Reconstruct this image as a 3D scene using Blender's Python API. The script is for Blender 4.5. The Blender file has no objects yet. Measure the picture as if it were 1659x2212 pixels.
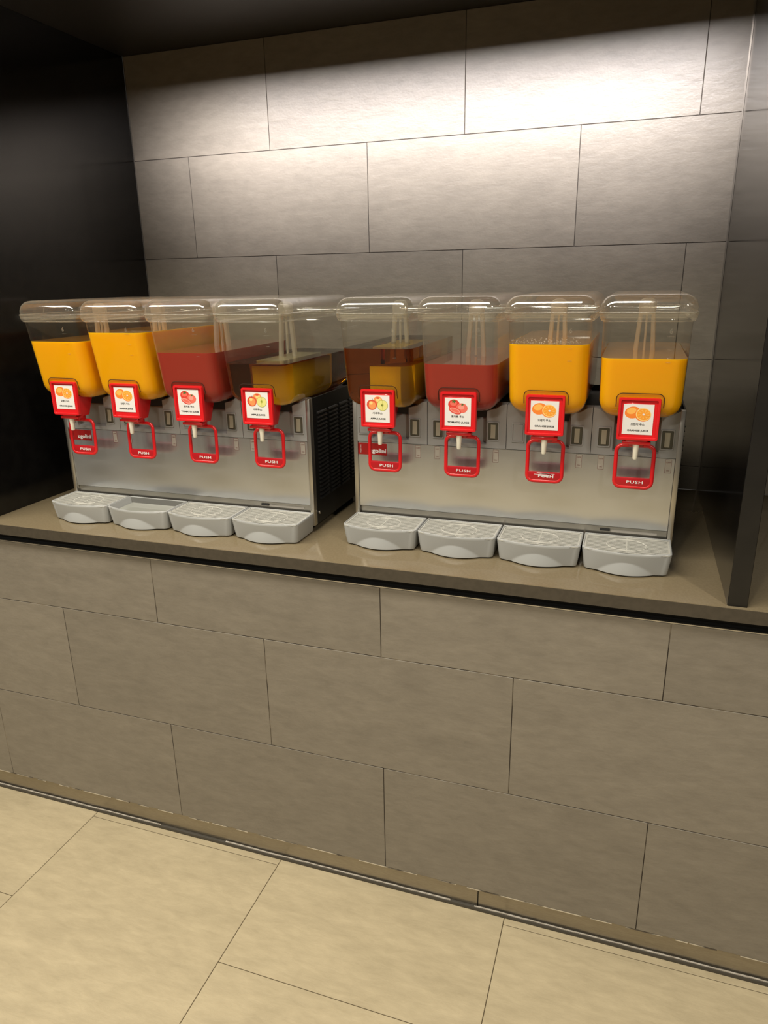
import bpy, bmesh, math, random
from mathutils import Vector, Matrix
random.seed(7)
S = bpy.context.scene
C = S.collection

# ------------------------------------------------------------------ camera
# world: x along the counter to the right, y into the niche, z up, floor at z = 0, metres
ZO = 0.0555
cam_d = bpy.data.cameras.new('camera'); cam = bpy.data.objects.new('camera', cam_d); C.objects.link(cam)
yaw, pitch, roll = -0.3349, -0.3118, -0.0180
fwd = Vector((math.sin(yaw)*math.cos(pitch), math.cos(yaw)*math.cos(pitch), math.sin(pitch)))
rgt0 = Vector((math.cos(yaw), -math.sin(yaw), 0)); up0 = rgt0.cross(fwd)
rgt = math.cos(roll)*rgt0 + math.sin(roll)*up0
up = -math.sin(roll)*rgt0 + math.cos(roll)*up0
M = Matrix((rgt, up, -fwd)).transposed().to_4x4(); M.translation = Vector((1.0606, -1.3695, 1.42+ZO))
cam.matrix_world = M
cam_d.sensor_fit = 'VERTICAL'; cam_d.sensor_height = 24.0; cam_d.lens = 1550.72/2212*24.0
cam_d.clip_start = 0.02
S.camera = cam

# ------------------------------------------------------------------ light
W = bpy.data.worlds.new('world'); S.world = W; W.use_nodes = True
W.node_tree.nodes['Background'].inputs[0].default_value = (1.0, 0.93, 0.82, 1)
W.node_tree.nodes['Background'].inputs[1].default_value = 0.10
S.view_settings.view_transform = 'Standard'; S.view_settings.look = 'None'
S.view_settings.gamma = 1.0; S.view_settings.use_curve_mapping = False
S.view_settings.exposure = 0.0
S.cycles.caustics_refractive = True; S.cycles.caustics_reflective = False
S.cycles.max_bounces = 9; S.cycles.diffuse_bounces = 3; S.cycles.glossy_bounces = 4; S.cycles.transparent_max_bounces = 22; S.cycles.transmission_bounces = 8
S.cycles.sample_clamp_indirect = 4.0

def area(name, loc, sx, sy, power, col, rot=(0, 0, 0), shape='RECTANGLE', spread=math.pi):
    l = bpy.data.lights.new(name, 'AREA'); l.shape = shape; l.size = sx; l.size_y = sy
    l.energy = power; l.color = col; l.spread = spread
    o = bpy.data.objects.new(name, l); o.location = loc; o.rotation_euler = rot; C.objects.link(o); return o
WARM = (1.0, 0.925, 0.79)
LEDC = (1.0, 0.95, 0.97)
# recessed linear lamp in the niche ceiling (the slot is built with the ceiling)
SLOT_Y, ZC = 0.245, 2.0973+ZO
area('niche_lamp', (0.46, SLOT_Y, ZC+0.015), 1.56, 0.016, 10.5, LEDC, rot=(math.radians(66), 0, 0), spread=math.radians(66))
# long strip lamp of the hall ceiling, parallel to the counter, and round downlights further out
area('hall_strip_lamp', (-0.25, -0.80, 2.62), 2.7, 0.36, 62.0, WARM)
for dx, dy, pw in ((-1.0, -2.7, 24), (0.42, -2.7, 24), (2.3, -1.7, 30)):
    area('hall_downlight', (dx, dy, 2.62), 0.18, 0.18, pw, WARM, shape='DISK')

# ------------------------------------------------------------------ materials
def mat(name):
    m = bpy.data.materials.new(name); m.use_nodes = True
    return m, m.node_tree, m.node_tree.nodes['Principled BSDF']
def lin(c):
    return tuple(((v/255)/12.92 if v/255 <= 0.04045 else ((v/255+0.055)/1.055)**2.4) for v in c)+(1,)
def plain(name, col, rough=0.5, metal=0.0, spec=0.5, coat=0.0, sss=0.0, emit=None):
    m, nt, b = mat(name)
    b.inputs['Base Color'].default_value = (*col[:3], 1); b.inputs['Roughness'].default_value = rough
    b.inputs['Metallic'].default_value = metal; b.inputs['Specular IOR Level'].default_value = spec
    b.inputs['Coat Weight'].default_value = coat
    if sss:
        b.inputs['Subsurface Weight'].default_value = sss
        b.inputs['Subsurface Radius'].default_value = (1.0, 0.6, 0.2); b.inputs['Subsurface Scale'].default_value = 0.03
    if emit:
        b.inputs['Emission Color'].default_value = (*emit[:3], 1); b.inputs['Emission Strength'].default_value = emit[3]
    return m
def stone(name, c1, c2, rough, bump, scale=(3, 3, 14), rr=0.12, contrast=(0.3, 0.7), fine=60, spec=0.5, bdist=0.004):
    """slate-like tile: streaks along one direction, fine relief, a tint of its own on each tile"""
    m, nt, b = mat(name); n, L = nt.nodes, nt.links
    geo = n.new('ShaderNodeNewGeometry'); info = n.new('ShaderNodeObjectInfo')
    off = n.new('ShaderNodeVectorMath'); off.operation = 'SCALE'; off.inputs['Scale'].default_value = 9
    comb = n.new('ShaderNodeCombineXYZ'); L.new(info.outputs['Random'], comb.inputs[0]); L.new(info.outputs['Random'], comb.inputs[1])
    L.new(comb.outputs[0], off.inputs[0])
    add = n.new('ShaderNodeVectorMath'); add.operation = 'ADD'; L.new(geo.outputs['Position'], add.inputs[0]); L.new(off.outputs[0], add.inputs[1])
    rot = n.new('ShaderNodeMapping'); rot.inputs['Scale'].default_value = scale; rot.inputs['Rotation'].default_value = (0, 0.06, 0.05); L.new(add.outputs[0], rot.inputs['Vector'])
    n1 = n.new('ShaderNodeTexNoise'); n1.inputs['Scale'].default_value = 1.6; n1.inputs['Detail'].default_value = 7; n1.inputs['Distortion'].default_value = 0.5; L.new(rot.outputs[0], n1.inputs['Vector'])
    n2 = n.new('ShaderNodeTexNoise'); n2.inputs['Scale'].default_value = 5.5; n2.inputs['Detail'].default_value = 9; n2.inputs['Roughness'].default_value = 0.62; n2.inputs['Distortion'].default_value = 0.25; L.new(rot.outputs[0], n2.inputs['Vector'])
    mx = n.new('ShaderNodeMath'); mx.operation = 'MULTIPLY_ADD'; mx.inputs[1].default_value = 0.6; L.new(n2.outputs['Fac'], mx.inputs[0])
    hf = n.new('ShaderNodeMath'); hf.operation = 'MULTIPLY'; hf.inputs[1].default_value = 0.4; L.new(n1.outputs['Fac'], hf.inputs[0]); L.new(hf.outputs[0], mx.inputs[2])
    rmp = n.new('ShaderNodeMapRange'); rmp.inputs['From Min'].default_value = contrast[0]; rmp.inputs['From Max'].default_value = contrast[1]; L.new(mx.outputs[0], rmp.inputs['Value'])
    mix = n.new('ShaderNodeMix'); mix.data_type = 'RGBA'; mix.inputs['A'].default_value = (*c1[:3], 1); mix.inputs['B'].default_value = (*c2[:3], 1); L.new(rmp.outputs[0], mix.inputs['Factor'])
    hsv = n.new('ShaderNodeHueSaturation'); L.new(mix.outputs['Result'], hsv.inputs['Color'])
    vr = n.new('ShaderNodeMapRange'); vr.inputs['To Min'].default_value = 1-rr/2; vr.inputs['To Max'].default_value = 1+rr/2; L.new(info.outputs['Random'], vr.inputs['Value']); L.new(vr.outputs[0], hsv.inputs['Value'])
    L.new(hsv.outputs['Color'], b.inputs['Base Color'])
    n3 = n.new('ShaderNodeTexNoise'); n3.inputs['Scale'].default_value = fine; n3.inputs['Detail'].default_value = 4; L.new(geo.outputs['Position'], n3.inputs['Vector'])
    sm = n.new('ShaderNodeMath'); sm.operation = 'MULTIPLY_ADD'; sm.inputs[1].default_value = 0.35; L.new(n3.outputs['Fac'], sm.inputs[0]); L.new(n2.outputs['Fac'], sm.inputs[2])
    bp = n.new('ShaderNodeBump'); bp.inputs['Strength'].default_value = bump; bp.inputs['Distance'].default_value = bdist; L.new(sm.outputs[0], bp.inputs['Height']); L.new(bp.outputs[0], b.inputs['Normal'])
    b.inputs['Roughness'].default_value = rough; b.inputs['Specular IOR Level'].default_value = spec
    return m
def noisy(name, c1, c2, scale, rough, lo=0.4, hi=0.6, stretch=(1, 1, 1), metal=0.0, spec=0.5, bump=0.0):
    m, nt, b = mat(name); n, L = nt.nodes, nt.links
    geo = n.new('ShaderNodeNewGeometry'); mp = n.new('ShaderNodeMapping'); mp.inputs['Scale'].default_value = stretch; L.new(geo.outputs['Position'], mp.inputs['Vector'])
    n1 = n.new('ShaderNodeTexNoise'); n1.inputs['Scale'].default_value = scale; n1.inputs['Detail'].default_value = 5; L.new(mp.outputs[0], n1.inputs['Vector'])
    r = n.new('ShaderNodeMapRange'); r.inputs['From Min'].default_value = lo; r.inputs['From Max'].default_value = hi; L.new(n1.outputs['Fac'], r.inputs['Value'])
    mix = n.new('ShaderNodeMix'); mix.data_type = 'RGBA'; mix.inputs['A'].default_value = (*c1[:3], 1); mix.inputs['B'].default_value = (*c2[:3], 1); L.new(r.outputs[0], mix.inputs['Factor'])
    L.new(mix.outputs['Result'], b.inputs['Base Color']); b.inputs['Roughness'].default_value = rough; b.inputs['Metallic'].default_value = metal; b.inputs['Specular IOR Level'].default_value = spec
    if bump:
        bp = n.new('ShaderNodeBump'); bp.inputs['Strength'].default_value = bump; bp.inputs['Distance'].default_value = 0.001; L.new(n1.outputs['Fac'], bp.inputs['Height']); L.new(bp.outputs[0], b.inputs['Normal'])
    return m
def clear_plastic(name, tint, gloss=1.0, haze=0.03, rough=0.06):
    """thin clear sheet: straight see-through, mirror sheen growing at grazing angles, a trace of milkiness"""
    m, nt, b = mat(name); n, L = nt.nodes, nt.links; n.remove(b)
    out = n['Material Output']
    tr = n.new('ShaderNodeBsdfTransparent'); tr.inputs[0].default_value = (*tint, 1)
    gl = n.new('ShaderNodeBsdfGlossy'); gl.inputs['Roughness'].default_value = rough; gl.inputs[0].default_value = (1, 1, 1, 1)
    df = n.new('ShaderNodeBsdfDiffuse'); df.inputs[0].default_value = (0.85, 0.80, 0.68, 1)
    tl = n.new('ShaderNodeBsdfTranslucent'); tl.inputs[0].default_value = (0.85, 0.80, 0.68, 1)
    mh = n.new('ShaderNodeMixShader'); mh.inputs[0].default_value = 0.5; L.new(df.outputs[0], mh.inputs[1]); L.new(tl.outputs[0], mh.inputs[2])
    lw = n.new('ShaderNodeLayerWeight'); lw.inputs['Blend'].default_value = 0.5
    pw = n.new('ShaderNodeMath'); pw.operation = 'POWER'; pw.inputs[1].default_value = 4.0; L.new(lw.outputs['Facing'], pw.inputs[0])
    fr = n.new('ShaderNodeMapRange'); fr.inputs['To Min'].default_value = 0.05*gloss; fr.inputs['To Max'].default_value = 0.75; L.new(pw.outputs[0], fr.inputs['Value'])
    hz = n.new('ShaderNodeMapRange'); hz.inputs['To Min'].default_value = haze; hz.inputs['To Max'].default_value = min(1, haze*7); L.new(pw.outputs[0], hz.inputs['Value'])
    m1 = n.new('ShaderNodeMixShader'); L.new(hz.outputs[0], m1.inputs[0]); L.new(tr.outputs[0], m1.inputs[1]); L.new(mh.outputs[0], m1.inputs[2])
    m2 = n.new('ShaderNodeMixShader'); L.new(fr.outputs[0], m2.inputs[0]); L.new(m1.outputs[0], m2.inputs[1]); L.new(gl.outputs[0], m2.inputs[2])
    L.new(m2.outputs[0], out.inputs['Surface'])
    return m
def juice_clear(name, col, density, surface):
    """clear juice: bends what lies behind it and absorbs along the way; only the free surface mirrors"""
    m, nt, b = mat(name); n, L = nt.nodes, nt.links; n.remove(b)
    g = n.new('ShaderNodeBsdfRefraction'); g.inputs['IOR'].default_value = 1.34; g.inputs['Roughness'].default_value = 0.0
    out = n['Material Output']
    gl = n.new('ShaderNodeBsdfGlossy'); gl.inputs['Roughness'].default_value = 0.02
    fr = n.new('ShaderNodeFresnel'); fr.inputs['IOR'].default_value = 1.34
    mx = n.new('ShaderNodeMixShader'); L.new(g.outputs[0], mx.inputs[1]); L.new(gl.outputs[0], mx.inputs[2])
    if surface: L.new(fr.outputs[0], mx.inputs[0])
    else:                                                  # against the plastic wall only the inside mirrors
        geo = n.new('ShaderNodeNewGeometry'); mu = n.new('ShaderNodeMath'); mu.operation = 'MULTIPLY'
        L.new(fr.outputs[0], mu.inputs[0]); L.new(geo.outputs['Backfacing'], mu.inputs[1]); L.new(mu.outputs[0], mx.inputs[0])
    L.new(mx.outputs[0], out.inputs['Surface'])
    v = n.new('ShaderNodeVolumeAbsorption'); v.inputs['Color'].default_value = (*col, 1); v.inputs['Density'].default_value = density
    L.new(v.outputs[0], out.inputs['Volume'])
    return m
MT = {}
MT['tile_wall'] = stone('slate_tile_taupe', (0.198, 0.175, 0.141), (0.268, 0.238, 0.192), 0.40, 0.20, scale=(4, 4, 11), fine=150, contrast=(0.32, 0.70))
MT['tile_floor'] = stone('slate_tile_beige', (0.475, 0.398, 0.255), (0.610, 0.515, 0.335), 0.48, 0.30, scale=(3, 9, 3), rr=0.05, contrast=(0.34, 0.66), fine=90)
MT['grout_wall'] = noisy('grout_brown', (0.035, 0.026, 0.018), (0.42, 0.35, 0.25), 9, 0.9, 0.50, 0.66)
MT['grout_back'] = plain('grout_dark', (0.05, 0.042, 0.035), 0.9)
MT['grout_floor'] = plain('grout_floor_brown', (0.10, 0.075, 0.04), 0.9)
MT['black'] = noisy('black_laminate', (0.006, 0.0055, 0.0052), (0.008, 0.0075, 0.007), 30, 0.14, spec=0.5)
MT['blackedge'] = noisy('dark_bronze_edge', (0.011, 0.010, 0.009), (0.014, 0.0125, 0.011), 20, 0.32)
MT['soffit'] = plain('dark_soffit', (0.020, 0.017, 0.013), 0.45)
MT['counter'] = noisy('taupe_engineered_stone', (0.215, 0.172, 0.104), (0.235, 0.188, 0.115), 220, 0.10, 0.4, 0.6)
MT['counteredge'] = noisy('dark_edge_band', (0.060, 0.050, 0.037), (0.070, 0.058, 0.043), 90, 0.35)  # front edge of the counter, darker than its top
MT['gap'] = plain('black_gap', (0.004, 0.004, 0.004), 0.8)
MT['alu'] = plain('aluminium_profile', (0.62, 0.60, 0.57), 0.35, 1.0)
MT['profile'] = plain('grey_tile_profile', (0.30, 0.27, 0.23), 0.3, 0.6)
MT['kick'] = noisy('brushed_kick_steel', (0.34, 0.30, 0.24), (0.38, 0.34, 0.27), 60, 0.30, stretch=(1, 1, 14), metal=0.85)
MT['rubber'] = plain('dark_grey_rubber', (0.075, 0.066, 0.052), 0.7)
MT['bead'] = noisy('pale_silicone', (0.50, 0.46, 0.40), (0.36, 0.32, 0.26), 70, 0.5)
MT['sealant'] = noisy('broken_pale_sealant', (0.62, 0.55, 0.42), (0.10, 0.08, 0.055), 14, 0.6, 0.48, 0.60)
MT['steel'] = noisy('brushed_stainless', (0.82, 0.835, 0.845), (0.85, 0.865, 0.875), 30, 0.25, 0.35, 0.65, stretch=(0.4, 1, 30), metal=0.88)
_nt = MT['steel'].node_tree; _tg = _nt.nodes.new('ShaderNodeTangent'); _tg.direction_type = 'RADIAL'; _tg.axis = 'Z'
_nt.links.new(_tg.outputs[0], _nt.nodes['Principled BSDF'].inputs['Tangent']); _nt.nodes['Principled BSDF'].inputs['Anisotropic'].default_value = 0.75
MT['steel2'] = plain('satin_stainless', (0.62, 0.59, 0.53), 0.30, 0.95)
MT['blackmetal'] = plain('black_powder_coat', (0.0075, 0.0075, 0.0075), 0.42)
MT['housing'] = plain('dark_housing', (0.02, 0.02, 0.02), 0.6)
MT['greyplastic'] = plain('mid_grey_plastic', (0.33, 0.335, 0.33), 0.33)
MT['greydark'] = plain('shadow_grey_plastic', (0.20, 0.20, 0.195), 0.4)
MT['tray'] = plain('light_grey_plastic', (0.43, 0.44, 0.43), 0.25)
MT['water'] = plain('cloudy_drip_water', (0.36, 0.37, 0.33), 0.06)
MT['traywell'] = plain('shaded_well_grey', (0.13, 0.13, 0.12), 0.25)  # tray well darkened in colour for the shade under the grate
MT['grate'] = plain('pale_grey_plastic', (0.56, 0.555, 0.50), 0.32)
MT['red'] = plain('red_plastic', (0.70, 0.012, 0.016), 0.28, coat=0.3)
MT['reddark'] = plain('deep_red_plastic', (0.46, 0.008, 0.014), 0.35)
MT['nozzle'] = plain('ivory_plastic', (0.74, 0.70, 0.58), 0.4)
MT['card'] = plain('white_card', (0.80, 0.79, 0.77), 0.5)
MT['ink'] = plain('black_ink', (0.02, 0.02, 0.02), 0.5)
MT['white'] = plain('white_print', (0.82, 0.80, 0.78), 0.5)
MT['logo_red'] = plain('logo_red', (0.36, 0.010, 0.010), 0.35)
MT['label_red'] = plain('label_red_ink', (0.16, 0.035, 0.03), 0.5)
MT['label_pale'] = plain('label_pale_field', (0.52, 0.49, 0.44), 0.4, 0.4)
MT['switch'] = plain('smoked_switch_cover', (0.09, 0.085, 0.06), 0.2)
MT['rocker'] = plain('ivory_rocker', (0.36, 0.335, 0.25), 0.35)
MT['clear'] = clear_plastic('clear_bowl_plastic', (0.965, 0.955, 0.92), 0.45, 0.008)
MT['fogged'] = clear_plastic('fogged_bowl_plastic', (0.95, 0.94, 0.90), 0.45, 0.038, 0.15)
MT['lid'] = clear_plastic('clear_lid_plastic', (0.95, 0.94, 0.90), 2.6, 0.08, 0.08)
MT['collar'] = clear_plastic('milky_collar_plastic', (0.94, 0.93, 0.88), 1.5, 0.12, 0.12)
MT['mark'] = clear_plastic('embossed_mark', (0.9, 0.9, 0.88), 1.0, 0.12)
MT['rim'] = clear_plastic('rim_plastic', (0.9, 0.9, 0.86), 2.0, 0.30)
MT['orange'] = plain('orange_juice', (0.99, 0.44, 0.001), 0.3, spec=0.02, sss=0.6)
MT['orange_top'] = plain('orange_juice_surface', (0.98, 0.40, 0.002), 0.02, spec=0.5, coat=1.0)
MT['tomato'] = plain('tomato_juice', (0.34, 0.020, 0.008), 0.3, spec=0.04, sss=0.1)
MT['tomato_top'] = plain('tomato_juice_surface', (0.34, 0.020, 0.008), 0.02, spec=0.5, coat=1.0)
MT['apple'] = juice_clear('apple_juice', (0.962, 0.835, 0.0), 33.0, False)
MT['apple_top'] = juice_clear('apple_juice_surface', (0.962, 0.835, 0.0), 33.0, True)
MT['block'] = plain('pale_cooling_block', (0.90, 0.86, 0.74), 0.4)
MT['pump'] = clear_plastic('milky_pump_plastic', (0.93, 0.90, 0.82), 1.0, 0.36, 0.2)
MT['gasket'] = plain('dark_seal', (0.035, 0.016, 0.008), 0.5)
MT['yellow'] = plain('yellow_collar', (0.75, 0.50, 0.02), 0.4)
MT['p_or1'] = plain('print_orange_peel', (0.90, 0.24, 0.03), 0.5)
MT['p_or2'] = plain('print_orange_flesh', (0.94, 0.36, 0.03), 0.5)
MT['p_or3'] = plain('print_orange_pith', (0.95, 0.66, 0.24), 0.5)
MT['p_or4'] = plain('print_orange_light', (0.95, 0.48, 0.10), 0.5)
MT['p_re1'] = plain('print_tomato_red', (0.72, 0.05, 0.03), 0.5)
MT['p_re2'] = plain('print_tomato_light', (0.82, 0.16, 0.11), 0.5)
MT['p_re3'] = plain('print_tomato_pale', (0.86, 0.32, 0.25), 0.5)
MT['p_gr'] = plain('print_leaf_green', (0.06, 0.16, 0.03), 0.5)
MT['p_ap1'] = plain('print_apple_red', (0.70, 0.09, 0.04), 0.5)
MT['p_ap2'] = plain('print_apple_orange', (0.86, 0.32, 0.10), 0.5)
MT['p_ap3'] = plain('print_apple_flesh', (0.78, 0.74, 0.26), 0.5)
MT['p_ap4'] = plain('print_apple_skin', (0.42, 0.44, 0.06), 0.5)

# ------------------------------------------------------------------ helpers
def link(name, me, m, parent=None, loc=None):
    o = bpy.data.objects.new(name, me); C.objects.link(o)
    if m is not None and not me.materials: me.materials.append(MT[m] if isinstance(m, str) else m)
    if parent is not None: o.parent = parent
    if loc is not None: o.location = loc
    return o
def empty(name, loc):
    o = bpy.data.objects.new(name, None); o.empty_display_size = 0.05; o.location = loc; C.objects.link(o); return o
def tag(o, label=None, cat=None, group=None, kind=None):
    if label: o['label'] = label
    if cat: o['category'] = cat
    if group: o['group'] = group
    if kind: o['kind'] = kind
    return o
def mesh_of(bm, name, smooth=None):
    bmesh.ops.recalc_face_normals(bm, faces=bm.faces)
    me = bpy.data.meshes.new(name); bm.to_mesh(me); bm.free()
    if smooth is not None:
        for p in me.polygons: p.use_smooth = True
        me.set_sharp_from_angle(angle=math.radians(smooth))
    return me
def add_box(bm, x0, x1, y0, y1, z0, z1, bev=0.0, seg=2):
    r = bmesh.ops.create_cube(bm, size=1)
    for v in r['verts']:
        v.co = Vector(((x0+x1)/2+v.co.x*(x1-x0), (y0+y1)/2+v.co.y*(y1-y0), (z0+z1)/2+v.co.z*(z1-z0)))
    if bev:
        es = list({e for v in r['verts'] for e in v.link_edges})
        bmesh.ops.bevel(bm, geom=es, offset=bev, segments=seg, affect='EDGES', profile=0.5)
def box(name, x0, x1, y0, y1, z0, z1, m, parent=None, bev=0.0, seg=2):
    bm = bmesh.new(); add_box(bm, x0, x1, y0, y1, z0, z1, bev, seg)
    return link(name, mesh_of(bm, name, 35 if bev else None), m, parent)
def rrect(hx, hy, r, n=6, cx=0, cy=0):
    """rounded rectangle outline, counter-clockwise"""
    pts = []
    for (sx, sy, a0) in ((1, 1, 0), (-1, 1, 90), (-1, -1, 180), (1, -1, 270)):
        for k in range(n+1):
            a = math.radians(a0+90*k/n)
            pts.append((cx+sx*(hx-r)+r*math.cos(a), cy+sy*(hy-r)+r*math.sin(a)))
    return pts
def loft(bm, rings, cap0=True, cap1=True):
    vs = [[bm.verts.new(p) for p in r] for r in rings]
    n = len(rings[0])
    for a, b in zip(vs, vs[1:]):
        for i in range(n):
            bm.faces.new((a[i], a[(i+1) % n], b[(i+1) % n], b[i]))
    if cap0: bm.faces.new(list(reversed(vs[0])))
    if cap1: bm.faces.new(vs[-1])
    return vs
def tube(bm, pts, r, closed=False, n=8):
    P = [Vector(p) for p in pts]; rings = []
    m = len(P)
    for i in range(m):
        if closed: t = (P[(i+1) % m]-P[i-1]).normalized()
        else: t = (P[min(i+1, m-1)]-P[max(i-1, 0)]).normalized()
        a = Vector((0, 1, 0)) if abs(t.y) < 0.9 else Vector((1, 0, 0))
        u = t.cross(a).normalized(); w = t.cross(u)
        rings.append([P[i]+r*(math.cos(2*math.pi*k/n)*u+math.sin(2*math.pi*k/n)*w) for k in range(n)])
    vs = [[bm.verts.new(p) for p in rg] for rg in rings]
    for i in range(m if closed else m-1):
        a, b = vs[i], vs[(i+1) % m]
        for k in range(n): bm.faces.new((a[k], a[(k+1) % n], b[(k+1) % n], b[k]))
    if not closed:
        bm.faces.new(vs[0]); bm.faces.new(vs[-1])
def prism_xz(bm, pts, y0, y1, bev=0.0):
    """outline in x,z extruded along y"""
    a = [bm.verts.new((x, y0, z)) for x, z in pts]; b = [bm.verts.new((x, y1, z)) for x, z in pts]
    n = len(pts); fs = [bm.faces.new(a), bm.faces.new(list(reversed(b)))]
    for i in range(n): fs.append(bm.faces.new((a[i], b[i], b[(i+1) % n], a[(i+1) % n])))
    if bev:
        es = list(fs[0].edges)
        bmesh.ops.bevel(bm, geom=es, offset=bev, segments=2, affect='EDGES', profile=0.5)
_txt = {}
def text_mesh(s, size, depth=0.0002, width=None, bold=0.0, space=1.0, shear=0.0):
    """lettering standing in x,z, facing -y, centred"""
    key = (s, size, depth, width, bold, space, shear)
    if key in _txt: return _txt[key]
    cu = bpy.data.curves.new('lettering', 'FONT'); cu.body = s; cu.size = size; cu.extrude = depth
    cu.align_x = 'CENTER'; cu.align_y = 'CENTER'; cu.offset = bold; cu.resolution_u = 3; cu.space_character = space; cu.shear = shear
    o = bpy.data.objects.new('lettering', cu); C.objects.link(o)
    dg = bpy.context.evaluated_depsgraph_get()
    me = bpy.data.meshes.new_from_object(o.evaluated_get(dg)); bpy.data.objects.remove(o)
    xs = [v.co.x for v in me.vertices]; ys = [v.co.y for v in me.vertices]
    cx, cy = (min(xs)+max(xs))/2, (min(ys)+max(ys))/2; k = width/(max(xs)-min(xs)) if width else 1
    for v in me.vertices: v.co = Vector(((v.co.x-cx)*k, -v.co.z, v.co.y-cy))
    me.materials.clear(); _txt[key] = me
    return me
def text(name, s, size, loc, m, parent, **kw):
    me = text_mesh(s, size, **kw)
    if len(me.materials) and me.materials[0] != MT[m]:
        me = me.copy(); me.materials.clear()
    return link(name, me, m, parent, loc)

# ------------------------------------------------------------------ the setting
TL, TH = 0.60, 0.30
GAP = 0.0018
XL, XR, XD = -0.5281, 1.2620, 1.2965      # left panel, divider inner face, divider outer face
XEND = 2.3
D = 0.7943
ZCT = 0.8316+ZO                            # countertop
def tile(parent, u0, u1, z0, z1, y, m, cache={}):
    """upright tile, front face at y"""
    w, h = round(u1-u0-GAP, 5), round(z1-z0-GAP, 5)
    key = (w, h, m)
    if key not in cache:
        bm = bmesh.new(); add_box(bm, -w/2, w/2, 0, 0.008, -h/2, h/2, 0.0005, 1); cache[key] = mesh_of(bm, 'tile')
    return link('tile', cache[key], m, parent, ((u0+u1)/2, y, (z0+z1)/2))
def tile_wall(parent, xs0, xs1, rows, y, m):
    for z0, z1, ph in rows:
        k0 = math.floor((xs0-ph)/TL)
        for k in range(k0, k0+12):
            a, b = max(ph+k*TL, xs0), min(ph+(k+1)*TL, xs1)
            if b-a > 0.01: tile(parent, a, b, z0, z1, y, m)
# floor
fl = box('floor', -3.0, 4.0, -4.5, 0.002, -0.05, -0.0012, 'grout_floor'); tag(fl, kind='structure')
bmf = {}
XF0, YJ = 0.2745, -0.0205                # one lengthwise joint; one crosswise joint
for k in range(-5, 6):
    xa = XF0+k*TL; xb = xa+TL
    par = 0 if (k % 2) else 0.3
    yj = YJ-(0.30 if k % 2 == 0 else 0.0)
    edges = [0.0] + [yj-0.6*i for i in range(0, 8)]
    for ya, yb in zip(edges, edges[1:]):
        if yb < -4.4 or xa < -2.95 or xb > 3.95: continue
        key = (round(ya-yb, 4),)
        if key not in bmf:
            bm = bmesh.new(); add_box(bm, -TL/2+GAP/2, TL/2-GAP/2, -(ya-yb)/2+GAP/2, (ya-yb)/2-GAP/2, -0.008, 0, 0.0005, 1); bmf[key] = mesh_of(bm, 'tile')
        link('tile', bmf[key], 'tile_floor', fl, ((xa+xb)/2, (ya+yb)/2, 0))
# counter front
ZF = 0.6037+ZO; ZTB = 0.008+ZO; ZTT = 0.7770+ZO
wf = box('wall_front', -3.0, 4.0, 0.0012, 0.09, ZTB, ZTT, 'grout_wall'); tag(wf, kind='structure')
tile_wall(wf, -2.9, 3.9, [(ZF, ZTT, -0.0292), (ZF-TH, ZF, -0.3287), (ZTB, ZF-TH, -0.0292)], 0.0, 'tile_wall')
t1 = box('trim_1', -3.0, 4.0, -0.0012, 0.006, ZTT+0.0005, ZTT+0.0028, 'alu'); tag(t1, kind='structure')
t2 = box('trim_2', -3.0, 4.0, 0.012, 0.09, ZTT, ZCT-0.027, 'gap'); tag(t2, kind='structure')
# kick plates, seal and the pale bead with its missing piece
kb = box('baseboard_front', -3.0, 4.0, 0.012, 0.09, 0.0, ZTB-0.001, 'gap'); tag(kb, kind='structure')
box('kick_plate', -3.0, 0.8065, 0.005, 0.0125, 0.0005, ZTB-0.003, 'kick', kb, 0.0004, 1)
box('kick_plate', 0.8085, 4.0, 0.005, 0.0125, 0.0005, ZTB-0.003, 'kick', kb, 0.0004, 1)
box('floor_seal', -3.0, 4.0, -0.003, 0.005, 0.0002, 0.0105, 'rubber', kb, 0.0015, 2)
def bead(x0, x1):
    bm = bmesh.new(); pts = []; n = max(2, int((x1-x0)/0.02))
    for i in range(n+1):
        x = x0+(x1-x0)*i/n; pts.append((x, 0.0005+random.uniform(-.0004, .0004), 0.0112+random.uniform(-.0005, .0005)))
    tube(bm, pts, 0.0021, n=6); return link('silicone_bead', mesh_of(bm, 'silicone_bead', 60), 'bead', kb)
bead(-2.9, -0.105); bead(0.105, 0.74); bead(0.80, 3.9)
bm = bmesh.new(); x = -2.9; rr = random.Random(11)
while x < 3.9:                                             # pale broken sealant under the lowest tiles
    w = rr.uniform(0.02, 0.16); add_box(bm, x, x+w, -0.0004, 0.004, ZTB-0.0014-rr.uniform(0, .0008), ZTB-0.0002); x += w+abs(rr.gauss(0, 0.03))
link('sealant_line', mesh_of(bm, 'sealant_line'), 'sealant', kb)
# countertop: runs under the divider into the next bay
ct = box('countertop', XL-1.0, XEND, -0.018, D, ZCT-0.028, ZCT, 'counter', None, 0.0012, 2)
box('front_edge', XL-1.0, XEND, -0.0190, -0.0175, ZCT-0.0278, ZCT-0.0012, 'counteredge', ct)
tag(ct, 'long polished taupe stone countertop carrying both juice dispensers', 'countertop')
# back wall
ZB = 1.8007+ZO
wb = box('wall_back', XL, XEND, D+0.0012, D+0.08, ZCT, ZC+0.6, 'grout_back'); tag(wb, kind='structure')
XA, XB = -0.0369, -0.3244
rows = [(ZB, ZC, XA), (ZB-TH, ZB, XB), (ZB-2*TH, ZB-TH, XA), (ZB-3*TH, ZB-2*TH, XB), (ZCT, ZB-3*TH, XA)]
tile_wall(wb, XL, XR, rows, D, 'tile_wall'); tile_wall(wb, XD, XEND, rows, D, 'tile_wall')
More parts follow.
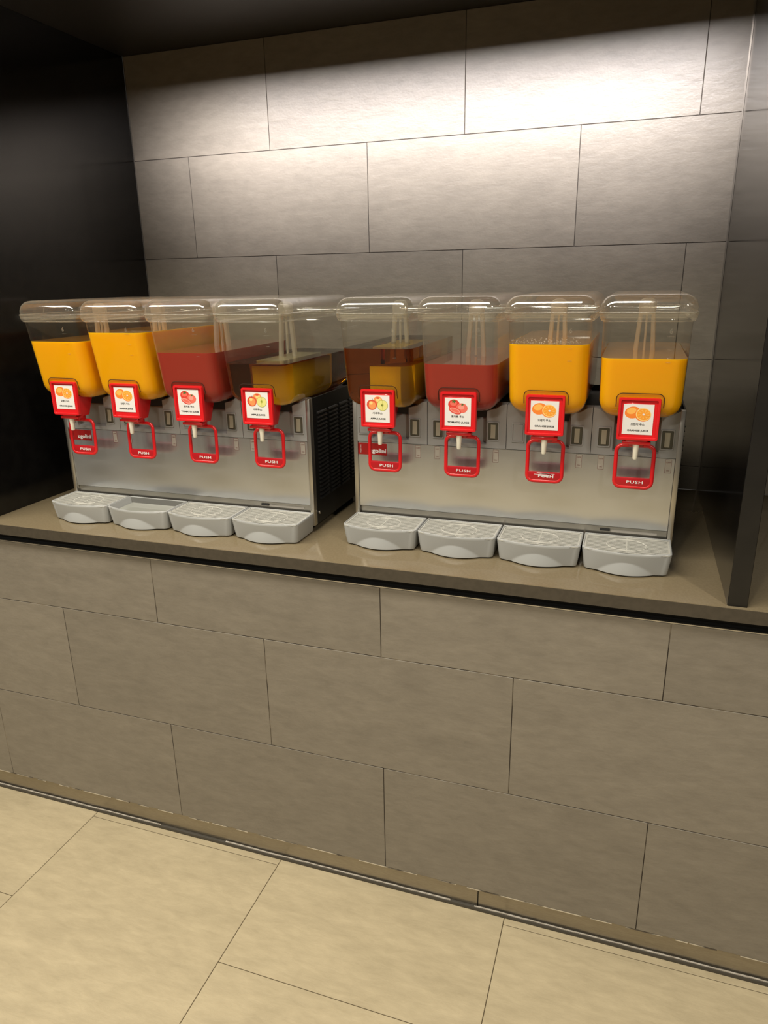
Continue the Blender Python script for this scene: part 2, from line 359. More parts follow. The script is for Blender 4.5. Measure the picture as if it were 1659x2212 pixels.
# side panels and soffit
t3 = box('trim_3', XR-0.0042, XR-0.0004, D-0.0015, D+0.004, ZCT, ZC, 'profile'); tag(t3, kind='structure')
t4 = box('trim_4', XL+0.0004, XL+0.0032, D-0.0010, D+0.004, ZCT, ZC, 'profile'); tag(t4, kind='structure')
wl = box('wall_left', XL-0.035, XL, -0.012, D, ZCT, ZC, 'black', None, 0.0008, 1); tag(wl, kind='structure')
wr = box('wall_right', XR, XD, -0.0085, D, ZCT, ZC, 'black', None, 0.0008, 1); tag(wr, kind='structure')
box('edge_band', XR+0.0008, XD-0.0008, -0.0100, -0.0080, ZCT, ZC, 'blackedge', wr, 0.0005, 1)
w2 = box('wall_bay_end', XEND-0.03, XEND, -0.0085, D, ZCT, ZC, 'black'); tag(w2, kind='structure')
SW = 0.040
bm = bmesh.new()
add_box(bm, XL-0.035, XEND, -0.001, SLOT_Y-SW, ZC, ZC+0.05)
add_box(bm, XL-0.035, XEND, SLOT_Y+SW, D, ZC, ZC+0.05)
add_box(bm, XL, XR, SLOT_Y-SW, SLOT_Y+SW, ZC+0.040, ZC+0.05)
add_box(bm, XL-0.035, XL, SLOT_Y-SW, SLOT_Y+SW, ZC, ZC+0.05)
add_box(bm, XR, XEND, SLOT_Y-SW, SLOT_Y+SW, ZC, ZC+0.05)
ce = link('ceiling', mesh_of(bm, 'ceiling'), 'soffit'); tag(ce, kind='structure')
hd = box('wall_header_unseen', XL-2.5, XEND+1.7, -0.018, -0.001, 2.045, 2.80, 'black'); tag(hd, kind='structure')  # unseen header, lowered to keep hall light off the back wall
lw2 = box('wall_left_pier', XL-2.5, XL-0.035, -0.012, 0.05, ZCT, ZC+0.05, 'black'); tag(lw2, kind='structure')

# ------------------------------------------------------------------ juice dispensers
PITCH = 0.180
def bowl_ring(z, hx, yf, yb, r, n=7):
    return [(x, y, z) for x, y in rrect(hx, (yb-yf)/2, r, n, 0, (yf+yb)/2)]
ZBB = 1.1505+ZO; ZRIM = 1.3555+ZO; ZTOP = 1.388+ZO
YBACK = 0.300
def bowl_section(t):
    """t in 0..1 from the bottom up to the collar: half width, front y, back y"""
    return 0.0775+0.0025*t, -0.075-0.031*t, YBACK-0.006*(1-t)
def bowl_rings(zmax, inset=0.0, zstart=ZBB):
    rings = []
    H = 1.338+ZO-ZBB; R = 0.034
    zs = [0.0, 0.0018, 0.0055, 0.011, 0.018, 0.026, R, 0.05, 0.08, 0.11, 0.14, H]
    for i, dz in enumerate(zs):
        z = zstart+dz
        last = z >= zmax
        if last: z = zmax
        hx, yf, yb = bowl_section((z-ZBB)/H)
        d = max(0.0, R-(z-zstart)); ins = R-math.sqrt(max(0, R*R-d*d))
        ins += inset
        rings.append(bowl_ring(z, hx-ins, yf+ins, yb-ins, max(0.004, 0.024-ins*0.4)))
        if last: break
    return rings
_bowl = {}
def bowl_mesh():
    if 'b' in _bowl: return _bowl['b']
    bm = bmesh.new(); rings = bowl_rings(1.338+ZO)
    hx, yf, yb = bowl_section(1.0)
    for dz, o in ((0.0015, 0.0010), (0.0035, 0.0040), (0.007, 0.0062), (0.011, 0.0070), (0.016, 0.0068)):
        rings.append(bowl_ring(1.338+ZO+dz, hx+o, yf-o, yb+o, 0.026))
    loft(bm, rings, True, False)
    me = mesh_of(bm, 'bowl', 50); me.materials.append(MT['clear']); me.materials.append(MT['collar'])
    for p in me.polygons:
        if p.center.z > 1.338+ZO: p.material_index = 1
    _bowl['b'] = me; return me
def lid_mesh():
    if 'l' in _bowl: return _bowl['l']
    bm = bmesh.new(); hx, yf, yb = 0.0882, -0.1140, YBACK+0.007; rings = []
    rings.append(bowl_ring(1.346+ZO, hx-0.0035, yf+0.0035, yb-0.0035, 0.026))
    rings.append(bowl_ring(1.350+ZO, hx-0.0012, yf+0.0012, yb-0.0012, 0.027))
    rings.append(bowl_ring(1.3545+ZO, hx, yf, yb, 0.028))
    rings.append(bowl_ring(1.3565+ZO, hx, yf, yb, 0.028))
    rings.append(bowl_ring(1.3575+ZO, hx-0.0016, yf+0.0016, yb-0.0016, 0.027))
    RX, RZ = 0.027, ZTOP-(1.3575+ZO)
    for k in range(1, 9):
        a = math.radians(90*k/8); ca, sa = math.cos(a)**0.88, math.sin(a)**0.88; o = 0.0016+RX*(1-ca)
        rings.append(bowl_ring(1.3575+ZO+RZ*sa, hx-o, yf+o, yb-o, max(0.006, 0.027-o*0.6)))
    loft(bm, rings, False, True)
    _bowl['l'] = mesh_of(bm, 'lid', 40); return _bowl['l']
def juice_mesh(z, kind):
    bm = bmesh.new(); rings = bowl_rings(z, 0.0010, ZBB+0.0012)
    loft(bm, rings, True, True)
    me = mesh_of(bm, 'juice', 50)
    if kind:
        k = {'o': 'orange', 't': 'tomato', 'a': 'apple'}[kind]; me.materials.append(MT[k]); me.materials.append(MT[k+'_top'])
        for p in me.polygons:
            if p.normal.z > 0.9: p.material_index = 1
    return me
def gasket_mesh():
    bm = bmesh.new(); pts = []
    hx, zt, zb, r = 0.0440, 1.2035+ZO, 1.1760+ZO, 0.011
    def p(x, z):
        t = (z-ZBB)/0.18; hh, yf, yb = bowl_section(t)
        d = max(0.0, 0.034-(z-ZBB)); return (x, yf-0.0006+0.034-math.sqrt(max(0, 0.034**2-d*d)), z)
    for z in (zb, zb+0.01): pts.append(p(-hx, z))
    for k in range(5): a = math.radians(180-90*k/4); pts.append(p(-hx+r+r*math.cos(a), zt-r+r*math.sin(a)))
    for k in range(5): a = math.radians(90-90*k/4); pts.append(p(hx-r+r*math.cos(a), zt-r+r*math.sin(a)))
    for z in (zb+0.01, zb): pts.append(p(hx, z))
    tube(bm, pts, 0.0008, n=6); return mesh_of(bm, 'tap_seal', 60)
def pump_mesh():
    bm = bmesh.new(); yc = 0.085
    for s in (-1, 1):
        rings = []
        for z, x, w in ((1.248+ZO, 0.0185, 0.0048), (1.346+ZO, 0.0125, 0.0042)):
            rings.append([(s*x+px, yc+py, z) for px, py in rrect(w, 0.006, 0.002, 2)])
        loft(bm, rings)
    rings = [[(px, yc+py, z) for px, py in rrect(0.0022, 0.003, 0.001, 2)] for z in (1.255+ZO, 1.345+ZO)]; loft(bm, rings)
    rings = []
    for z, h in ((1.344+ZO, 0.0165), (1.362+ZO, 0.0175), (1.369+ZO, 0.0165), (1.3735+ZO, 0.0135), (1.3765+ZO, 0.0075)):
        rings.append([(px, yc+py, z) for px, py in rrect(h, h*0.8, h*0.6, 4)])
    loft(bm, rings)
    return mesh_of(bm, 'pump_tube', 50)
def block_mesh():
    bm = bmesh.new(); add_box(bm, -0.036, 0.036, -0.012, 0.20, ZBB+0.006, 1.243+ZO, 0.003, 2)
    return mesh_of(bm, 'cooling_block', 40)
def rim_mesh():
    bm = bmesh.new(); tube(bm, bowl_ring(1.3555+ZO, 0.0882, -0.1140, YBACK+0.007, 0.028), 0.0009, closed=True, n=6)
    tube(bm, bowl_ring(1.3405+ZO, 0.0835, -0.1095, YBACK+0.003, 0.026), 0.0006, closed=True, n=6)
    return mesh_of(bm, 'lid_rim', 60)
RIM = rim_mesh()
GASKET, PUMP, BLOCK = gasket_mesh(), pump_mesh(), block_mesh()

# --- tap: red body behind the sign, sign frame, card, lever, nozzle
FZ0, FZ1, FHX, FY = 1.1120+ZO, 1.1950+ZO, 0.0390, -0.0875
def tap_body_mesh():
    bm = bmesh.new()
    rings = []
    for z, hx, y0, y1 in ((1.1055+ZO, 0.0225, -0.078, -0.030), (1.112+ZO, 0.0235, -0.080, -0.028), (1.140+ZO, 0.0255, -0.081, -0.018), (1.1575+ZO, 0.0265, -0.081, -0.012)):
        rings.append([(x, y, z) for x, y in rrect(hx, (y1-y0)/2, 0.005, 3, 0, (y0+y1)/2)])
    loft(bm, rings)
    add_box(bm, -0.026, 0.026, -0.084, -0.070, 1.155+ZO, 1.186+ZO, 0.003, 2)
    add_box(bm, -0.027, 0.027, -0.080, -0.060, 1.1015+ZO, 1.108+ZO, 0.0015, 2)       # lip under the sign
    add_box(bm, -0.014, 0.014, -0.060, -0.036, 1.093+ZO, 1.108+ZO, 0.002, 2)        # hinge neck
    return mesh_of(bm, 'tap', 40)
def frame_mesh():
    bm = bmesh.new(); zc = (FZ0+FZ1)/2; hz = (FZ1-FZ0)/2
    def ring(d, y, r): return [(x, y, zc+z) for x, z in rrect(FHX-d, hz-d, r, 4)]
    loft(bm, [ring(0.0, FY+0.008, .004), ring(0.0, FY+0.0015, .004), ring(0.0008, FY, .0038), ring(0.0042, FY, .003), ring(0.0050, FY+0.001, .0026), ring(0.0054, FY+0.0042, .0022)], True, True)
    return mesh_of(bm, 'sign_frame', 35)
def lever_mesh():
    bm = bmesh.new(); yl = -0.039; pts = []
    z0, z1, hx = 1.0040+ZO, 1.0915+ZO, 0.0365
    for x, z in rrect(hx, (z1-z0)/2, 0.013, 5):
        zz = (z0+z1)/2+z; pts.append((x, yl-0.006*(z1-zz)/(z1-z0)*0.5, zz))
    tube(bm, pts, 0.0042, closed=True, n=10)
    for v in bm.verts: v.co.y = yl+(v.co.y-yl)*0.85
    return mesh_of(bm, 'lever', 60)
def push_mesh():
    bm = bmesh.new(); add_box(bm, -0.0345, 0.0345, -0.0440, -0.0380, 1.0060+ZO, 1.0245+ZO, 0.0012, 2); return mesh_of(bm, 'push_plate', 40)
def nozzle_mesh():
    bm = bmesh.new(); rings = []
    for z, r, y in ((1.106+ZO, 0.0074, -0.072), (1.098+ZO, 0.0066, -0.072), (1.086+ZO, 0.0052, -0.0723), (1.0735+ZO, 0.0049, -0.0728), (1.0710+ZO, 0.0040, -0.073)):
        rings.append([(r*math.cos(2*math.pi*k/14), y+r*math.sin(2*math.pi*k/14), z) for k in range(14)])
    loft(bm, rings); return mesh_of(bm, 'nozzle', 45)
TAP, FRAME, LEVER, PUSH, NOZZLE = tap_body_mesh(), frame_mesh(), lever_mesh(), push_mesh(), nozzle_mesh()
CARD_HX, CARD_HZ = 0.0282, 0.0298
def card_mesh():
    bm = bmesh.new(); add_box(bm, -CARD_HX, CARD_HX, -0.0003, 0.0003, -CARD_HZ, CARD_HZ); return mesh_of(bm, 'card')
CARD = card_mesh()
# printed pictures: flat ink shapes on the card, one mesh each
class Print:
    def __init__(s): s.v, s.f, s.mi, s.ms, s.d = [], [], [], [], 0
    def poly(s, pts, m):
        s.d += 1; y = -0.0003-0.00004*s.d
        i = len(s.v); s.v += [(x, y, z) for x, z in pts]; s.f.append(tuple(range(i, i+len(pts))))
        if m not in s.ms: s.ms.append(m)
        s.mi.append(s.ms.index(m))
    def ell(s, cx, cz, rx, rz, m, rot=0, n=26, f=None):
        c, q = math.cos(rot), math.sin(rot); pts = []
        for k in range(n):
            a = 2*math.pi*k/n; g = f(a) if f else 1; x, z = rx*g*math.cos(a), rz*g*math.sin(a)
            pts.append((cx+c*x-q*z, cz+q*x+c*z))
        s.poly(pts, m)
    def done(s, name):
        me = bpy.data.meshes.new(name); me.from_pydata(s.v, [], s.f)
        for m in s.ms: me.materials.append(MT[m])
        for p, k in zip(me.polygons, s.mi): p.material_index = k
        me.update(); return me
def art_orange():
    P = Print()
    P.ell(-0.0105, 0.0135, 0.0150, 0.0118, 'p_or1', 0.15); P.ell(-0.013, 0.0165, 0.009, 0.0062, 'p_or4', 0.2)
    P.ell(0.0085, 0.0095, 0.0152, 0.0132, 'p_or1', -0.2); P.ell(0.0095, 0.0103, 0.0142, 0.0125, 'p_or3', -0.2); P.ell(0.0098, 0.0103, 0.0127, 0.0110, 'p_or2', -0.2)
    for k in range(9):
        a = 2*math.pi*k/9+0.2
        P.poly([(0.0098+r*math.cos(a+d), 0.0103+r*0.87*math.sin(a+d)) for r, d in ((0.0030, 0.0), (0.0108, 0.16), (0.0112, 0.32), (0.0108, 0.48))], 'p_or4')
    P.ell(0.0098, 0.0103, 0.0024, 0.0018, 'card', -0.2)
    return P.done('printed_picture')
def art_tomato():
    P = Print()
    P.ell(-0.0085, 0.0160, 0.0125, 0.0105, 'p_re1'); P.ell(-0.0095, 0.0180, 0.0075, 0.0048, 'p_re2')
    P.ell(0.0085, 0.0085, 0.0125, 0.0105, 'p_re2'); P.ell(0.0075, 0.0105, 0.0065, 0.0050, 'p_re3')
    P.ell(-0.0060, 0.0030, 0.0140, 0.0068, 'p_re1', -0.35); P.ell(-0.0058, 0.0033, 0.0122, 0.0050, 'p_re3', -0.35); P.ell(-0.0058, 0.0033, 0.0095, 0.0030, 'p_re2', -0.35)
    P.ell(-0.0085, 0.0222, 0.0052, 0.0036, 'p_gr', 0, 20, lambda a: 0.45+0.55*abs(math.cos(2.5*a)))
    P.ell(0.0100, 0.0165, 0.0034, 0.0022, 'p_gr', 0.5, 20, lambda a: 0.35+0.65*abs(math.cos(2.0*a)))
    return P.done('printed_picture')
def art_apple():
    P = Print()
    P.ell(0.0015, 0.0180, 0.0105, 0.0092, 'p_ap2'); P.ell(0.0030, 0.0195, 0.0060, 0.0050, 'p_or3')
    P.ell(0.0015, 0.0235, 0.0045, 0.0020, 'p_ap1')
    ap = lambda a: 1-0.10*math.exp(-((a-math.pi/2)/0.35)**2)
    P.ell(-0.0125, 0.0085, 0.0118, 0.0116, 'p_ap1', 0, 28, ap); P.ell(-0.0115, 0.0075, 0.0082, 0.0085, 'p_ap2'); P.ell(-0.0145, 0.0125, 0.0040, 0.0035, 'p_or3')
    P.poly([(-0.0128, 0.0175), (-0.0118, 0.0175), (-0.0105, 0.0215), (-0.0112, 0.0217)], 'ink')
    P.ell(0.0120, 0.0080, 0.0125, 0.0120, 'p_ap4', 0, 28, ap); P.ell(0.0120, 0.0080, 0.0117, 0.0112, 'p_ap3', 0, 28, ap)
    P.poly([(0.0118, -0.002), (0.0124, -0.002), (0.0130, 0.0195), (0.0124, 0.0195)], 'p_ap4'); P.ell(0.0120, 0.0085, 0.0026, 0.0034, 'p_ap4'); P.ell(0.0110, 0.0085, 0.0008, 0.0014, 'ink')
    return P.done('printed_picture')
ART = {'orange': (art_orange(), '오렌지 주스', 'ORANGE JUICE', 0.0255, 0.0390),
       'tomato': (art_tomato(), '토마토 주스', 'TOMATO JUICE', 0.0275, 0.0470),
       'apple': (art_apple(), '사과주스', 'APPLE JUICE', 0.0230, 0.0350)}

# --- drip tray
def tray_mesh():
    bm = bmesh.new(); rings = []
    z0, z1 = 0.8345+ZO, 0.8830+ZO; HX = 0.0890; n = 44
    def outline(t, grow=0.0, z=None):
        hx = HX-0.0065*(1-t)+grow; pts = []
        yb = -0.002-grow*0
        fc = -0.0985+0.006*(1-t)-grow                      # corner line of the front
        # back edge, right to left, then left side, curved front, right side
        r = 0.012
        front = []
        for k in range(n+1):
            x = -hx+r+(2*hx-2*r)*k/n; s = x/(hx-r); y = fc-(0.010+0.007*t)*(1-s*s)
            if z is not None:
                zz = (z-z0)/(z1-z0); arch = 0.56*max(0.0, 1-(x/0.056)**2) if abs(x) < 0.056 else 0
                y -= 0.022*max(0.0, arch-zz)
            front.append((x, y))
        pts.append((hx, yb)); pts.append((-hx, yb))
        for k in range(1, 8): a = math.radians(180+90*k/8); pts.append((-hx+r+r*math.cos(a), fc+r+r*math.sin(a)))
        pts += front
        for k in range(1, 8): a = math.radians(270+90*k/8); pts.append((hx-r+r*math.cos(a), fc+r+r*math.sin(a)))
        return [(x, y, z) for x, y in pts]
    zs = [0.0, 0.02]+[0.04+0.02*q for q in range(28)]+[0.66, 0.76, 0.88, 0.97, 1.0]
    for t in zs:
        z = z0+(z1-z0)*t; rings.append(outline(t**0.8, -0.002 if t == 0 else (-0.0012 if t == 1 else 0.0), z))
    # rim, then down inside
    top = rings[-1]
    def inner(ring, d, z):
        cx = 0; cy = -0.055; out = []
        for x, y, _ in ring:
            out.append((x-math.copysign(min(abs(x), d), x) if abs(x) > 0.07 else x*(1-d/0.0868), y+(d if y < -0.05 else -d), z))
        return out
    base = outline(1.0, -0.0012, z1)
    rings.append(inner(base, 0.0020, z1)); rings.append(inner(base, 0.0028, z1-0.0015)); rings.append(inner(base, 0.0130, z1-0.030))
    loft(bm, rings, True, True)
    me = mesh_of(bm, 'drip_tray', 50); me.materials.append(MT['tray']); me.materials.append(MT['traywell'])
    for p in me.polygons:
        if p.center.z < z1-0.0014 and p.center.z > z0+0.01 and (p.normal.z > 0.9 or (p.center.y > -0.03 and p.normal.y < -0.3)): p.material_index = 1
    return me
def grate_mesh():
    bm = bmesh.new(); z = 0.8812+ZO; HX = 0.0838; y0, yc, bulge = -0.006, -0.0925, 0.0160
    nb = 13
    for i in range(nb):
        y = y0-0.004-(abs(yc)+bulge-0.006-0.004)*i/(nb-1)
        hx = HX
        if y < yc:
            s = math.sqrt(max(0.0, 1-(yc-y)/bulge)); hx = min(HX, (HX+0.002)*s)
        if hx > 0.01: add_box(bm, -hx, hx, y-0.0018, y+0.0018, z-0.0012, z)
    for s in (-1, 1): add_box(bm, s*HX-0.0022, s*HX+0.0022, yc-0.0005, y0, z-0.003, z+0.0002)
    add_box(bm, -HX, HX, y0-0.003, y0, z-0.003, z+0.0002)
    pts = []
    for k in range(25):
        x = -HX+2*HX*k/24; s = x/(HX+0.004); pts.append((x, yc-0.001-bulge*(1-s*s), z-0.001))
    tube(bm, pts, 0.0018, n=6)
    pts = [(0.040*math.cos(2*math.pi*k/36), -0.055+0.033*math.sin(2*math.pi*k/36), z-0.0012) for k in range(36)]
    tube(bm, pts, 0.0017, closed=True, n=6)
    for x in (0.0,): add_box(bm, x-0.0012, x+0.0012, -0.1, y0, z-0.0030, z-0.0012)
    return mesh_of(bm, 'grate', 40)
TRAY, GRATE = tray_mesh(), grate_mesh()
# --- grey plastic control panel, one per bowl
def control_mesh():
    bm = bmesh.new(); hx = PITCH/2-0.0006; yb = 0.03
    z0 = 1.0605+ZO
    prof = [(-hx, 0, 1.1590), (-0.078, 0, 1.1570), (-0.066, 0, 1.1490), (-0.046, 0, 1.1440), (-0.041, 1, 1.1400), (0.041, 1, 1.1400), (0.046, 0, 1.1440), (0.066, 0, 1.1490), (0.078, 0, 1.1570), (hx, 0, 1.1590)]
    def lev(z, k): return [(x, -0.003+k*d, z) for x, d, t in prof]+[(hx, yb, z), (-hx, yb, z)]
    top = [(x, -0.003+d*0.027, t+ZO) for x, d, t in prof]+[(hx, yb, 1.1590+ZO), (-hx, yb, 1.1590+ZO)]
    loft(bm, [lev(z0, 0), lev(z0+0.008, 0), lev(z0+0.012, 0.012), lev(1.120+ZO, 0.012), lev(1.124+ZO, 0.013), top])
    return mesh_of(bm, 'control_panel', 25)
CONTROL = control_mesh()
def swframe_mesh():
    bm = bmesh.new()
    def ring(d, y): return [(x, y, z) for x, z in rrect(0.0135-d, 0.0215-d, 0.002, 2)]
    loft(bm, [ring(0, 0.0), ring(0, -0.0015), ring(0.0005, -0.0020), ring(0.0022, -0.0020), ring(0.0026, 0.0006)], False, False)
    return mesh_of(bm, 'switch_frame', 35)
def rocker_mesh():
    bm = bmesh.new(); rings = []
    for z, y in ((-0.0150, -0.0030), (-0.009, -0.0022), (0.0, -0.0010), (0.009, -0.0006), (0.0150, -0.0010)):
        rings.append([(-0.0052, y, z), (0.0052, y, z), (0.0052, 0.002, z), (-0.0052, 0.002, z)])
    loft(bm, rings); return mesh_of(bm, 'rocker', 30)
def swback_mesh():
    bm = bmesh.new(); add_box(bm, -0.0112, 0.0112, -0.0002, 0.001, -0.0192, 0.0192); return mesh_of(bm, 'switch_cover')
def blank_mesh():
    bm = bmesh.new(); add_box(bm, -0.0108, 0.0108, -0.0010, 0.001, -0.0188, 0.0188, 0.0006, 1); return mesh_of(bm, 'blank_cover')
SWF, ROCK, SWB, BLANK = swframe_mesh(), rocker_mesh(), swback_mesh(), blank_mesh()
def label_mesh():
    bm = bmesh.new(); hx, hz, t = 0.0062, 0.0145, 0.0005
    for (a, b, c, d) in ((-hx, hx, hz-t, hz), (-hx, hx, -hz, -hz+t), (-hx, -hx+t, -hz, hz), (hx-t, hx, -hz, hz)):
        add_box(bm, a, b, -0.0003, 0.0001, c, d)
    return mesh_of(bm, 'switch_label')
LABEL = label_mesh()
def lfield_mesh():
    bm = bmesh.new(); add_box(bm, -0.0060, 0.0060, -0.00015, 0.0001, -0.0143, 0.0143); return mesh_of(bm, 'label_field')
LFIELD = lfield_mesh()
def louver_mesh():
    bm = bmesh.new(); L = 0.0555; prof = [(0.0, -0.0030), (0.0, 0.0030), (0.0028, 0.0012), (0.0045, -0.0016), (0.0040, -0.0024)]
    a = [bm.verts.new((x, -L/2, z)) for x, z in prof]; b = [bm.verts.new((x*0.999, L/2, z)) for x, z in prof]
    n = len(prof); bm.faces.new(a); bm.faces.new(list(reversed(b)))
    for i in range(n): bm.faces.new((a[i], b[i], b[(i+1) % n], a[(i+1) % n]))
    return mesh_of(bm, 'louver')
LOUVER = louver_mesh()
def foot_mesh():
    bm = bmesh.new(); rings = []
    for z, r in ((ZCT, 0.014), (ZCT+0.003, 0.016), (0.853+ZO, 0.013)):
        rings.append([(r*math.cos(2*math.pi*k/16), r*math.sin(2*math.pi*k/16), z) for k in range(16)])
    loft(bm, rings); return mesh_of(bm, 'foot', 40)
FOOT = foot_mesh()
def screw_mesh():
    bm = bmesh.new(); rings = []
    for x, r in ((0, 0.0042), (0.0014, 0.0040), (0.0026, 0.0026), (0.0030, 0.0010)):
        rings.append([(x, r*math.cos(2*math.pi*k/12), r*math.sin(2*math.pi*k/12)) for k in range(12)])
    loft(bm, rings); return mesh_of(bm, 'screw', 40)
SCREW = screw_mesh()

ZB0, ZB1 = 0.8489+ZO, 1.1605+ZO
def dispenser(loc, label, bowls, missing_grate=None, worn=None, card_dz=0.0):
    root = empty('juice_dispenser', (loc[0], loc[1], ZCT)); tag(root, label, 'juice dispenser', 'juice dispensers on the countertop')
    P = lambda name, me, m, par, dx=0, dy=0, dz=0: link(name, me, m, par, (dx, dy, dz))
    base = empty_part = root
    off = Vector((0, 0, -ZCT))                              # meshes are drawn in absolute heights
    def part(name, me, m, dx=0.0, dy=0.0, dz=0.0):
        o = link(name, me, m, root, (dx, dy, dz-ZCT)); return o
    def mb(name, x0, x1, y0, y1, z0, z1, m, bev=0.0, seg=2):
        o = box(name, x0, x1, y0, y1, z0, z1, m, root, bev, seg); o.location = (0, 0, -ZCT); return o
    HW = 0.361
    mb('housing', -HW+0.004, HW-0.004, 0.012, 0.335, ZB0+0.002, 1.148+ZO, 'housing')
    fp = mb('front_panel', -HW+0.011, HW-0.011, -0.001, 0.013, 0.9005+ZO, 1.0595+ZO, 'steel', 0.0008, 1)
    mb('lower_rail', -HW+0.011, HW-0.011, 0.006, 0.013, ZB0, 0.8985+ZO, 'steel2', 0.0006, 1)
    for s in (-1, 1):
        x0, x1 = sorted((s*(HW-0.0105), s*HW))
        mb('edge_strip', x0, x1, -0.004, 0.013, ZB0, ZB1, 'steel2', 0.0012, 2)
        xs = (HW-0.004, HW) if s > 0 else (-HW, -HW+0.004)
        sp = mb('side_panel', xs[0], xs[1], 0.0135, 0.335, ZB0, ZB1, 'blackmetal', 0.0006, 1)
        for c in range(4):
            for r in range(22):
                o = link('louver', LOUVER, 'blackmetal', sp, (s*(HW-0.0002), 0.0625+c*0.0695, 0.9105+ZO+r*0.01005))
                if s < 0: o.scale.x = -1
        for zz in (0.876,):
            o = link('screw', SCREW, 'steel2', sp, (s*HW, 0.026, zz+ZO))
            if s < 0: o.scale.x = -1
    mb('back_panel', -HW, HW, 0.335, 0.338, ZB0, ZB1, 'blackmetal')
    for sx in (-1, 1):
        for yy in (0.04, 0.30): part('foot', FOOT, 'housing', sx*(HW-0.035), yy)
    # maker's plate
    lp = link('logo_plate', bpy.data.meshes.new('logo_plate'), None, fp)
    bm = bmesh.new(); add_box(bm, -0.0355, 0.0355, -0.0004, 0.0004, -0.0140, 0.0140, 0.0002, 1)
    lp.data = mesh_of(bm, 'logo_plate'); lp.data.materials.append(MT['logo_red']); lp.location = (-0.3145, -0.0014, 1.0422+ZO)
    text('logo_lettering', 'ugolini', 0.0135, (-0.3015, -0.0021, 1.0375+ZO), 'white', fp, bold=0.00045, width=0.0415)
    v = text('small_lettering', 'Made in Italy', 0.0030, (-0.3432, -0.0021, 1.0422+ZO), 'white', fp, width=0.019); v.rotation_euler = (0, -math.pi/2, 0)
    for i, (kind, zl) in enumerate(bowls):
        x = (i-1.5)*PITCH
        # control panel
        cp = part('control_panel', CONTROL, 'greyplastic', x)
        zs = 1.0985+ZO
        def sub(name, me, m, dx, dy, dz): return link(name, me, m, cp, (dx, dy, dz))
        for sx in (-0.0645, 0.0605):
            sub('switch_frame', SWF, 'greyplastic', sx, -0.0030, zs)
            if sx < 0 and i in (0, 2): sub('blank_cover', BLANK, 'greyplastic', sx, -0.0032, zs)
            else:
                sub('switch_cover', SWB, 'switch', sx, -0.0032, zs); sub('rocker', ROCK, 'rocker', sx, -0.0030, zs)
            if not (sx < 0 and i in (0, 2)):
                lx = x+(sx+0.007 if sx > 0 else sx-0.0025)
                link('label_field', LFIELD, 'label_pale', fp, (lx, -0.0011, 1.0425+ZO))
                link('switch_label', LABEL, 'label_red', fp, (lx, -0.0011, 1.0425+ZO))
                text('label_lettering', 'OFF', 0.0042, (lx, -0.0013, 1.0510+ZO), 'label_red', fp, width=0.0085)
                text('label_lettering', 'ON', 0.0042, (lx, -0.0013, 1.0335+ZO), 'label_red', fp, width=0.0058)
        # bowl
        bo = part('bowl', bowl_mesh(), 'clear', x)
        if kind == 't': bo.material_slots[0].link = 'OBJECT'; bo.material_slots[0].material = MT['fogged']
        bs = lambda name, me, m: link(name, me, m, bo)
        bs('lid', lid_mesh(), 'lid')
        bs('lid_rim', RIM, 'rim')
        ju = bs('juice', juice_mesh(zl+ZO, kind), {'o': 'orange', 't': 'tomato', 'a': 'apple'}[kind])
        ju['label'] = {'o': 'opaque yellow-orange orange juice', 't': 'opaque dark red tomato juice', 'a': 'clear amber-brown apple juice'}[kind]
        bs('tap_seal', GASKET, 'gasket')
        bs('pump_tube', PUMP, 'pump')
        if kind == 'a': bs('cooling_block', BLOCK, 'block')
        text('volume_mark', '6', 0.013, (0.043, -0.1045, 1.3225+ZO), 'mark', bo, depth=0.0004, bold=0.0002)
        bm = bmesh.new()
        for q, (zz, ww) in enumerate(((1.3120, 0.0065), (1.2880, 0.004), (1.2640, 0.004))):
            yy = bowl_section((zz+ZO-ZBB)/(1.338+ZO-ZBB))[1]
            add_box(bm, 0.043-ww, 0.043+ww, yy-0.0005, yy+0.0003, zz+ZO-0.0003, zz+ZO+0.0003)
        bs('level_marks', mesh_of(bm, 'level_marks'), 'mark')
        bm = bmesh.new(); add_box(bm, -0.0003, 0.0003, -0.1147, -0.1137, 1.3565+ZO, 1.374+ZO)
        for vv in bm.verts: vv.co.y += 0.012*max(0, (vv.co.z-(1.3575+ZO))/0.02)**2
        bs('mould_line', mesh_of(bm, 'mould_line'), 'mark')
        if worn == i:                                     # condensation above the juice
            bm = bmesh.new(); rr = random.Random(3)
            for q in range(170):
                xx = rr.uniform(-0.070, 0.062); zz = zl+ZO+0.0015+abs(rr.gauss(0, 0.0050)); hx_, yf, yb_ = bowl_section((zz-ZBB)/(1.338+ZO-ZBB))
                r = rr.uniform(0.0005, 0.0013)
                ms = bmesh.ops.create_icosphere(bm, subdivisions=1, radius=r)
                for w in ms['verts']: w.co = Vector((w.co.x+xx, w.co.y*0.5+yf-0.0002, w.co.z+zz))
            o = bs('condensation', mesh_of(bm, 'condensation', 60), 'rim'); o['kind'] = 'stuff'
        # tap
        tp = part('tap', TAP, 'red', x)
        ts = lambda name, me, m, dx=0, dy=0, dz=0: link(name, me, m, tp, (dx, dy, dz))
        ts('sign_frame', FRAME, 'red')
        art, ko, en, kw, ew = ART[{'o': 'orange', 't': 'tomato', 'a': 'apple'}[kind]]
        cx, cz, cy = (-0.001, (FZ0+FZ1)/2-0.0005+card_dz, FY+0.0037)
        ts('sign_card', CARD, 'card', cx, cy, cz)
        ts('printed_picture', art, None, cx, cy, cz)
        text('card_lettering', ko, 0.0052, (cx, cy-0.0006, cz-0.0095), 'ink', tp, width=kw, bold=0.0000)
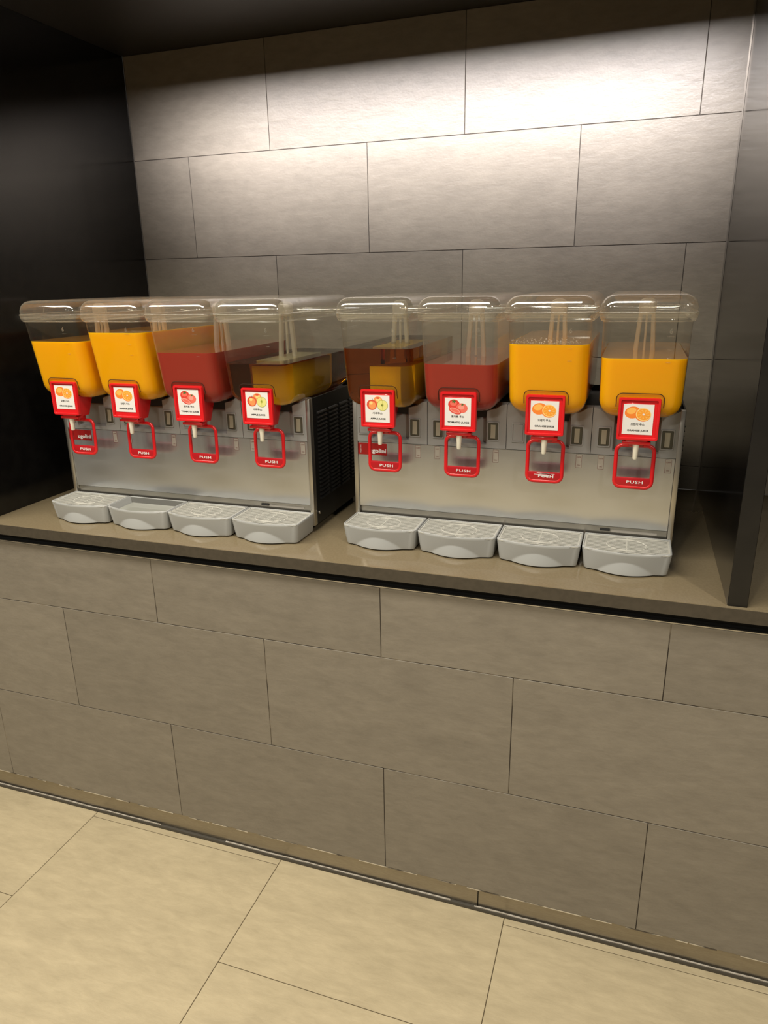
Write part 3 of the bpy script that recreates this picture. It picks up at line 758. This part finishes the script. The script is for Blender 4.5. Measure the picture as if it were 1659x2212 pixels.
        text('card_lettering', en, 0.0046, (cx+0.001, cy-0.0006, cz-0.0222), 'ink', tp, width=ew, bold=0.00008)
        ts('lever', LEVER, 'red'); ts('push_plate', PUSH, 'reddark')
        text('push_lettering', 'PUSH', 0.0085, (0.004, -0.0444, 1.0157+ZO), 'white', tp, width=0.0320, bold=0.00012, space=1.1)
        if worn == i:
            bm = bmesh.new(); rr = random.Random(5)
            for q in range(9):
                xx, zz, ww = rr.uniform(-0.008, 0.010), rr.uniform(1.0150, 1.0230)+ZO, rr.uniform(0.006, 0.014)
                add_box(bm, xx-ww, xx+ww, -0.0447, -0.0440, zz-0.0004, zz+0.0004)
            ts('scratch_marks', mesh_of(bm, 'scratch_marks'), 'white')
        nz = ts('nozzle', NOZZLE, 'nozzle'); nz['label'] = 'ivory plastic spout'
        # tray
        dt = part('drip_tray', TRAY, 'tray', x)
        if missing_grate == i:
            dt['label'] = 'drip tray standing open without its grate'
            bm = bmesh.new(); add_box(bm, -0.078, 0.078, -0.090, -0.008, 0.8600+ZO, 0.8680+ZO)
            link('tray_water', mesh_of(bm, 'tray_water'), 'water', dt)
        else: link('grate', GRATE, 'grate', dt)
        if i == 3:
            bm = bmesh.new(); add_box(bm, -0.034, 0.060, 0.0052, 0.0064, 0.8865+ZO, 0.8925+ZO); o = link('rail_sticker', mesh_of(bm, 'rail_sticker'), 'label_pale', dt)
            bm = bmesh.new(); add_box(bm, -0.058, -0.037, 0.0035, 0.0050, 0.8885+ZO, 0.8935+ZO, 0.0005, 1); link('rail_clip', mesh_of(bm, 'rail_clip'), 'housing', dt)
    return root
dispenser((0.807, 0.190), 'steel juice dispenser nearer the right-hand divider, apple juice in its leftmost bowl',
          [('a', 1.2825), ('t', 1.2525), ('o', 1.2955), ('o', 1.2705)], worn=2)
dispenser((-0.0085, 0.1535), 'steel juice dispenser beside the left black panel, apple juice in its rightmost bowl',
          [('o', 1.2930), ('o', 1.3148), ('t', 1.2707), ('a', 1.2488)], missing_grate=1, card_dz=0.0035)
